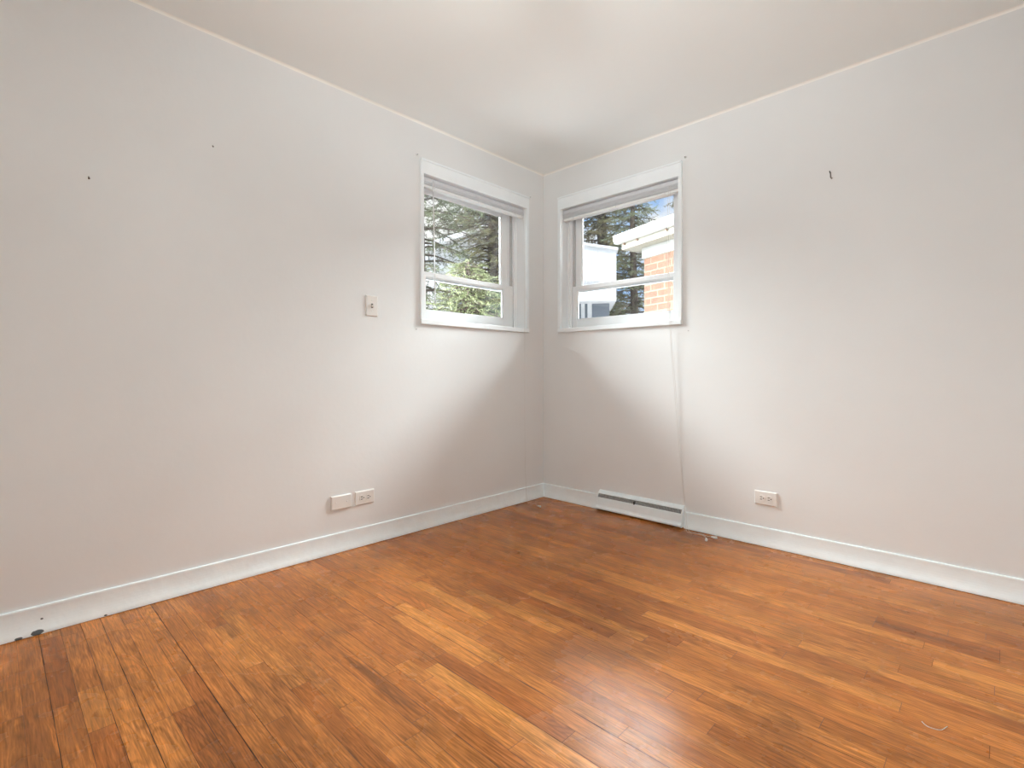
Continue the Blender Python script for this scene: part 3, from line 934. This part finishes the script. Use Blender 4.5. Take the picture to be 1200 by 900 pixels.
for k in range(8):
    x = 0.30 + k * 0.055
    b.box((x, -0.014, 2.215), (x + 0.022, 0.0, 3.10), 0.002)
b.box((0.27, -0.018, 2.56), (0.80, 0.0, 2.575))
b.map(iv).build('ribbed_panel', M_clad, root)
b = MB(); b.prism([(-0.03, 3.10), (1.33, 3.345), (1.33, 3.385), (-0.03, 3.15)], 'y', -0.03, 1.63)
b.map(iv).build('roof_edge', M_clad, root)
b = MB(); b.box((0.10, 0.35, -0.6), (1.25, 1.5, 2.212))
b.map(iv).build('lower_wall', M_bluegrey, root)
b = MB()
b.box((0.42, 0.32, -0.6), (0.50, 0.352, 2.21), 0.003); b.box((0.55, 0.33, 0.4), (0.62, 0.352, 2.21), 0.003)
b.map(iv).build('corner_board', M_clad, root)

# distant white-roofed house behind the trees of the left window
root = empty('distant_house', (-7.2, 5.6, -0.6))
tag(root, 'distant house with a pale roof, behind the shrubs outside the left window', 'building')
M_pale = paint('pale_house_paint', (0.62, 0.62, 0.62), 0.6, 0.05, 3)
# single-pitch front faces the windows, its roof edge rising to the right
HF = Matrix(((0.718, -0.696, 0, -7.69), (0.696, 0.718, 0, 4.53), (0, 0, 1, 0), (0, 0, 0, 1)))
iv = Matrix.Translation(-root.location) @ HF
b = MB(); b.prism([(0.05, -0.6), (2.3, -0.6), (2.3, 4.64), (0.05, 3.90)], 'y', 0, 2.2); b.map(iv).build('gable_wall', M_pale, root)
b = MB(); b.prism([(-0.25, 3.83), (2.5, 4.73), (2.5, 4.85), (-0.25, 3.95)], 'y', -0.25, 2.4); b.map(iv).build('roof', M_pale, root)
b = MB(); b.box((0.7, -0.03, 1.9), (1.5, 0.01, 2.9), 0.004); b.map(iv).build('window', M_bluegrey, root)

# ---------- conifers
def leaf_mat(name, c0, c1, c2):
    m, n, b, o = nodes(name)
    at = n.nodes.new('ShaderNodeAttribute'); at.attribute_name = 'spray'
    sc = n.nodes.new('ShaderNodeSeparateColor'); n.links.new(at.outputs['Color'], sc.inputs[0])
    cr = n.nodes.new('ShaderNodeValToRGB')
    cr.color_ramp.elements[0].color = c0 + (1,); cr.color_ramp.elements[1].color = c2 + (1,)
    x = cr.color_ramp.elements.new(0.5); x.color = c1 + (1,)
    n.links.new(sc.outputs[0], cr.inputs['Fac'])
    n.links.new(cr.outputs[0], b.inputs['Base Color'])
    b.inputs['Roughness'].default_value = 0.6
    tr = n.nodes.new('ShaderNodeBsdfTranslucent'); n.links.new(cr.outputs[0], tr.inputs[0])
    mx = n.nodes.new('ShaderNodeMixShader'); mx.inputs[0].default_value = 0.35
    n.links.new(b.outputs[0], mx.inputs[1]); n.links.new(tr.outputs[0], mx.inputs[2]); n.links.new(mx.outputs[0], o.inputs[0])
    return m
M_bark = paint('conifer_bark', (0.083, 0.062, 0.047), 0.9, 0.3, 8, 0.8, 20, stretch=(1, 1, 0.3))
M_green = leaf_mat('conifer_needles', (0.085, 0.072, 0.050), (0.120, 0.130, 0.070), (0.22, 0.25, 0.14))
M_olive = leaf_mat('olive_needles', (0.11, 0.085, 0.058), (0.155, 0.140, 0.075), (0.27, 0.26, 0.13))

M_lime = leaf_mat('lime_needles', (0.090, 0.080, 0.045), (0.165, 0.185, 0.085), (0.26, 0.29, 0.15))

def conifer(name, loc, height, radius, seed, mleaf, label, dens=1.0, low=0.3, nsize=0.055):
    rnd = random.Random(seed)
    root = empty(name, loc)
    tag(root, label, 'tree', 'conifers outside the windows')
    b = MB()
    b.tube([(0, 0, 0), (0.03, 0.02, height * 0.4), (-0.02, 0, height * 0.75), (0, 0, height)], 0.17 * height / 8, 10, 0.02)
    verts, faces, cols = [], [], []
    nb = int(150 * dens * height / 8)
    for i in range(nb):
        t = low / height + (1 - low / height) * ((i + rnd.random()) / nb)
        z = t * height
        r = radius * (1 - t) ** 0.75 * rnd.uniform(0.7, 1.1) + 0.15
        a = i * 2.39996 + rnd.uniform(-0.3, 0.3)
        d = Vector((math.cos(a), math.sin(a), 0))
        side = Vector((-d.y, d.x, 0))
        pts = [Vector((0, 0, z)) + d * r * s + Vector((0, 0, 0.12 * r * s - 0.34 * r * s * s)) for s in (0, 0.35, 0.7, 1.0)]
        b.tube(pts, 0.022 * (1 - t) + 0.008, 5, 0.004)
        tone_b = rnd.random()
        nt_ = int(26 * r / 1.5) + 5
        for k in range(nt_):
            s = 0.15 + 0.85 * (k + rnd.random()) / nt_
            p = Vector((0, 0, z)) + d * r * s + Vector((0, 0, 0.12 * r * s - 0.34 * r * s * s))
            sd = side * rnd.choice((-1, 1))
            tw = (d * rnd.uniform(0.2, 0.9) + sd * rnd.uniform(0.4, 1.0) * (1 if s < 0.95 else 0.2) + Vector((0, 0, rnd.uniform(-0.75, 0.15)))).normalized()
            ln = rnd.uniform(0.16, 0.36) * (1.1 - 0.4 * s)
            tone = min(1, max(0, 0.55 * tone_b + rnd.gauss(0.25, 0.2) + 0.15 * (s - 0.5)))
            nn = 22
            for j in range(nn):
                q = p + tw * ln * (j / (nn - 1))
                rd = Vector((rnd.gauss(0, 1), rnd.gauss(0, 1), rnd.gauss(0, 0.8)))
                rd = (rd - tw * rd.dot(tw)).normalized()
                nd = (tw * 0.9 + rd).normalized() * nsize * 0.72 * rnd.uniform(0.7, 1.2)
                wd = nd.cross(Vector((rnd.gauss(0, 1), rnd.gauss(0, 1), rnd.gauss(0, 1)))).normalized() * nsize * 0.10
                v = len(verts)
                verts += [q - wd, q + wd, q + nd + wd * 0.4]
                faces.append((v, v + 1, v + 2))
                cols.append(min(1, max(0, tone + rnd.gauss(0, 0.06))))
    b.build('trunk', M_bark, root, True)
    me = bpy.data.meshes.new('foliage')
    me.from_pydata([tuple(v) for v in verts], [], faces)
    ca = me.color_attributes.new('spray', 'FLOAT_COLOR', 'CORNER')
    flat = []
    for c in cols:
        flat += [c, c, c, 1.0] * 3
    ca.data.foreach_set('color', flat)
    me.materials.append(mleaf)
    o = bpy.data.objects.new('foliage', me)
    C.objects.link(o); o.parent = root
    return root

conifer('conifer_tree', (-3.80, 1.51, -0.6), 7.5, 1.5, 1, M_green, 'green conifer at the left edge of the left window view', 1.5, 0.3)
conifer('conifer_shrub', (-2.55, 1.45, -0.6), 3.0, 1.15, 2, M_lime, 'low light green conifer shrub low in the left window view', 3.4, 0.2, 0.045)
conifer('conifer_shrub', (-2.23, 1.95, -0.6), 2.75, 0.9, 6, M_lime, 'low light green shrub at the right of the left window view', 3.2, 0.2, 0.045)
conifer('conifer_tree', (-11.7, 9.45, -0.6), 13.0, 3.0, 3, M_green, 'tall dark conifer behind the distant pale roof', 1.25, 1.0, 0.085)
conifer('conifer_tree', (-5.35, 4.55, -0.6), 8.5, 1.1, 7, M_olive, 'olive conifer in front of the distant pale roof, to its right', 2.4, 0.6, 0.06)
conifer('conifer_tree', (-5.18, 8.42, -0.6), 10.0, 1.9, 4, M_olive, 'tall olive conifer above the white shed', 1.3, 1.0, 0.085)
conifer('conifer_tree', (-3.52, 7.24, -0.6), 6.5, 1.3, 5, M_green, 'green conifer between the white shed and the brick porch', 1.3, 0.5, 0.06)
conifer('conifer_tree', (-2.7, 9.9, -0.6), 10.5, 1.9, 8, M_olive, 'tall olive conifer rising behind the brick porch', 2.6, 1.0, 0.085)
